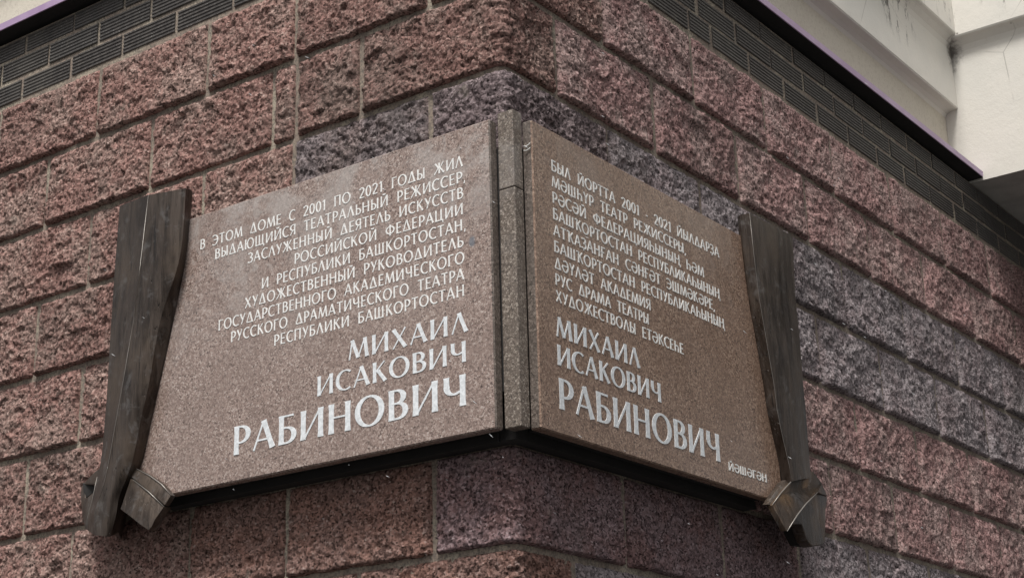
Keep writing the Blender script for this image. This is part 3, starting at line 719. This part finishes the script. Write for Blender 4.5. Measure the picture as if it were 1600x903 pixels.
tag(letters('inscription', 'ЙӘШӘГӘН', .0185, .675, .853, -.758, 'R', pl_r, .17, .12, M['letter_small'], 0), kind='stuff')

# two white plastic shims in the joint right of the post
def tube(name, pts, r, mat, parent, seg=6):
    V, F = [], []
    n = len(pts)
    for i, p in enumerate(pts):
        p = Vector(p); a_ = Vector(pts[max(i - 1, 0)]); b = Vector(pts[min(i + 1, n - 1)])
        d = (b - a_).normalized(); u = d.cross(Vector((0, 0, 1)))
        if u.length < .1: u = d.cross(Vector((1, 0, 0)))
        u.normalize(); w = d.cross(u)
        rr = r * (.55 if i in (0, n - 1) else 1)
        for k in range(seg):
            an = 2 * math.pi * k / seg
            V.append(tuple(p + u * math.cos(an) * rr + w * math.sin(an) * rr))
    for i in range(n - 1):
        for k in range(seg):
            F.append((i * seg + k, i * seg + (k + 1) % seg, (i + 1) * seg + (k + 1) % seg, (i + 1) * seg + k))
    F += [tuple(reversed(range(seg))), tuple(range((n - 1) * seg, n * seg))]
    return link(name, recalc(mesh_py(name, V, F, [mat], smooth=True)), parent)
for zz in (-.218, -.2275):
    tube('shim', [(.082, -.049, zz), (.088, -.0475, zz - .0015), (.094, -.047, zz + .0005), (.0975, -.047, zz + .0035)], .0011, M['plastic'], plq)

# --- bronze drapes hanging either side, cross-sections from top to foot
def drape(name, secs, mat, flip):
    # resample down the length so the folds can waver a little
    def cr(p0, p1, p2, p3, f):
        return .5 * ((2 * p1) + (p2 - p0) * f + (2 * p0 - 5 * p1 + 4 * p2 - p3) * f * f + (3 * p1 - p0 - 3 * p2 + p3) * f ** 3)
    secs = [[Vector(p) for p in s] for s in secs]
    a0, a1 = (3, 5)          # points joined by a soft curve, the rest stay creased
    rnd = []
    for s in secs:
        o = s[:a0]
        for j in range(a0, a1):
            p0 = s[j - 1] if j > a0 else s[j] * 2 - s[j + 1]; p3 = s[j + 2] if j + 2 <= a1 else s[j + 1] * 2 - s[j]
            for k in range(5): o.append(cr(p0, s[j], s[j + 1], p3, k / 5))
        rnd.append(o + s[a1:])
    secs = rnd; N_ = len(secs)
    fine = []
    for i in range(N_ - 1):
        for k in range(8):
            fine.append([cr(secs[max(i - 1, 0)][j], secs[i][j], secs[i + 1][j], secs[min(i + 2, N_ - 1)][j], k / 8) for j in range(len(secs[0]))])
    fine.append(secs[-1])
    rg = np.random.default_rng(3 if flip else 4)
    m = len(fine[0]); V = []
    for i, s in enumerate(fine):
        w = Vector((math.sin(i * .21) * .0004, math.sin(i * .17 + 1) * .0004, 0))
        for j, p in enumerate(s):
            q = p.copy()
            if 1 < j < m - 3: q += w
            V.append(tuple(q))
    F = []
    for i in range(len(fine) - 1):
        for j in range(m):
            F.append((i * m + j, i * m + (j + 1) % m, (i + 1) * m + (j + 1) % m, (i + 1) * m + j))
    F += [tuple(range(m)), tuple(reversed(range((len(fine) - 1) * m, len(fine) * m)))]
    me = recalc(mesh_py(name, V, F, [mat], smooth=True)); me.set_sharp_from_angle(angle=math.radians(32))
    return link(name, me, plq)
def slab(name, pts, back, mat, parent, bw=.0012):
    n = len(pts); V = [tuple(p) for p in pts] + [(p[0] + back[0], p[1] + back[1], p[2] + back[2]) for p in pts]
    F = [tuple(range(n)), tuple(reversed(range(n, 2 * n)))] + [(i, (i + 1) % n, n + (i + 1) % n, n + i) for i in range(n)]
    me = recalc(mesh_py(name, V, F, [mat], smooth=True))
    o = bevel(link(name, me, parent), bw, 4); o.modifiers[0].harden_normals = False
    return o
dl = drape('bronze_drape', DRAPE_L, M['bronze'], False); dl['label'] = 'left bronze drape with a sharp lengthwise fold, tapering down to a rolled foot'
dr = drape('bronze_drape', DRAPE_R, M['bronze'], True); dr['label'] = 'right bronze drape, narrower towards its foot'
tube('fold_edge', [(s[3][0], s[3][1] - .0004, s[3][2]) for s in DRAPE_L[:8]], .0007, M['bronze_edge'], dl)
tube('fold_edge', [(s[3][0] + .0002, s[3][1], s[3][2]) for s in DRAPE_R], .0006, M['bronze_edge'], dr)
tube('fold_edge', [(s[1][0], s[1][1] - .0005, s[1][2]) for s in DRAPE_L[6:]], .0009, M['bronze_edge'], dl)
slab('ribbon_end', TAIL_UP, (0, .014, 0), M['bronze'], dl); slab('ribbon_end', TAIL_LOW, (0, .022, 0), M['bronze'], dl)
tube('ribbon_rim', BEAD_L1, .0013, M['bronze_edge'], dl); tube('ribbon_rim', BEAD_L2, .0013, M['bronze_edge'], dl)
slab('rolled_foot_and_shade', ROLL_TOP, (0, .06, 0), M['bronze'], dl, .0025); slab('rolled_foot_and_shade', ROLL_SIDE, (0, .06, 0), M['bronze'], dl, .0025); slab('rolled_foot_and_shade', ROLL_SHADE, (0, .03, 0), M['ledge'], dl)  # last sheet is near-black, painting the shade inside the roll
slab('ribbon_end', SCR_STRIP, (-.014, 0, 0), M['bronze'], dr); slab('rolled_foot_and_shade', SCR_FACE, (-.016, 0, 0), M['bronze_warm'], dr, .002)
slab('rolled_foot_and_shade', SCR_DROP, (-.028, 0, 0), M['bronze_warm'], dr, .003); slab('rolled_foot_and_shade', SCR_SHADE, (-.03, 0, 0), M['ledge'], dr)  # last sheet is near-black, painting the shaded opening of the scroll
tube('ribbon_rim', BEAD_R1, .0015, M['bronze_edge'], dr); tube('ribbon_rim', BEAD_R2, .0017, M['bronze_edge'], dr)

# ------------------------------------------------------------------ sleet drifting past
V, F = [], []
rg = random.Random(5)
for i in range(90):
    tt = rg.uniform(.35, .92)
    c = Vector((1.849, -2.540, -1.554)); tgt = Vector((rg.uniform(-1.6, .3), rg.uniform(-.2, 2.2), rg.uniform(-1.0, .5)))
    p = c + (tgt - c) * tt
    r = rg.uniform(.0003, .0007) * (tt + .2); ln_ = r * rg.uniform(4.0, 10.0)
    d = Vector((.80 + rg.uniform(-.2, .2), .59 + rg.uniform(-.2, .2), -rg.uniform(.45, .95))).normalized()
    u = d.orthogonal().normalized(); w = d.cross(u)
    b = len(V)
    V += [tuple(p - d * ln_), tuple(p + u * r), tuple(p + w * r), tuple(p - u * r), tuple(p - w * r), tuple(p + d * ln_)]
    F += [(b, b + 1, b + 2), (b, b + 2, b + 3), (b, b + 3, b + 4), (b, b + 4, b + 1), (b + 5, b + 2, b + 1), (b + 5, b + 3, b + 2), (b + 5, b + 4, b + 3), (b + 5, b + 1, b + 4)]
sl = link('sleet', recalc(mesh_py('sleet', V, F, [M['sleet']])), None)
tag(sl, 'thin white sleet grains falling in front of the wall', kind='stuff')
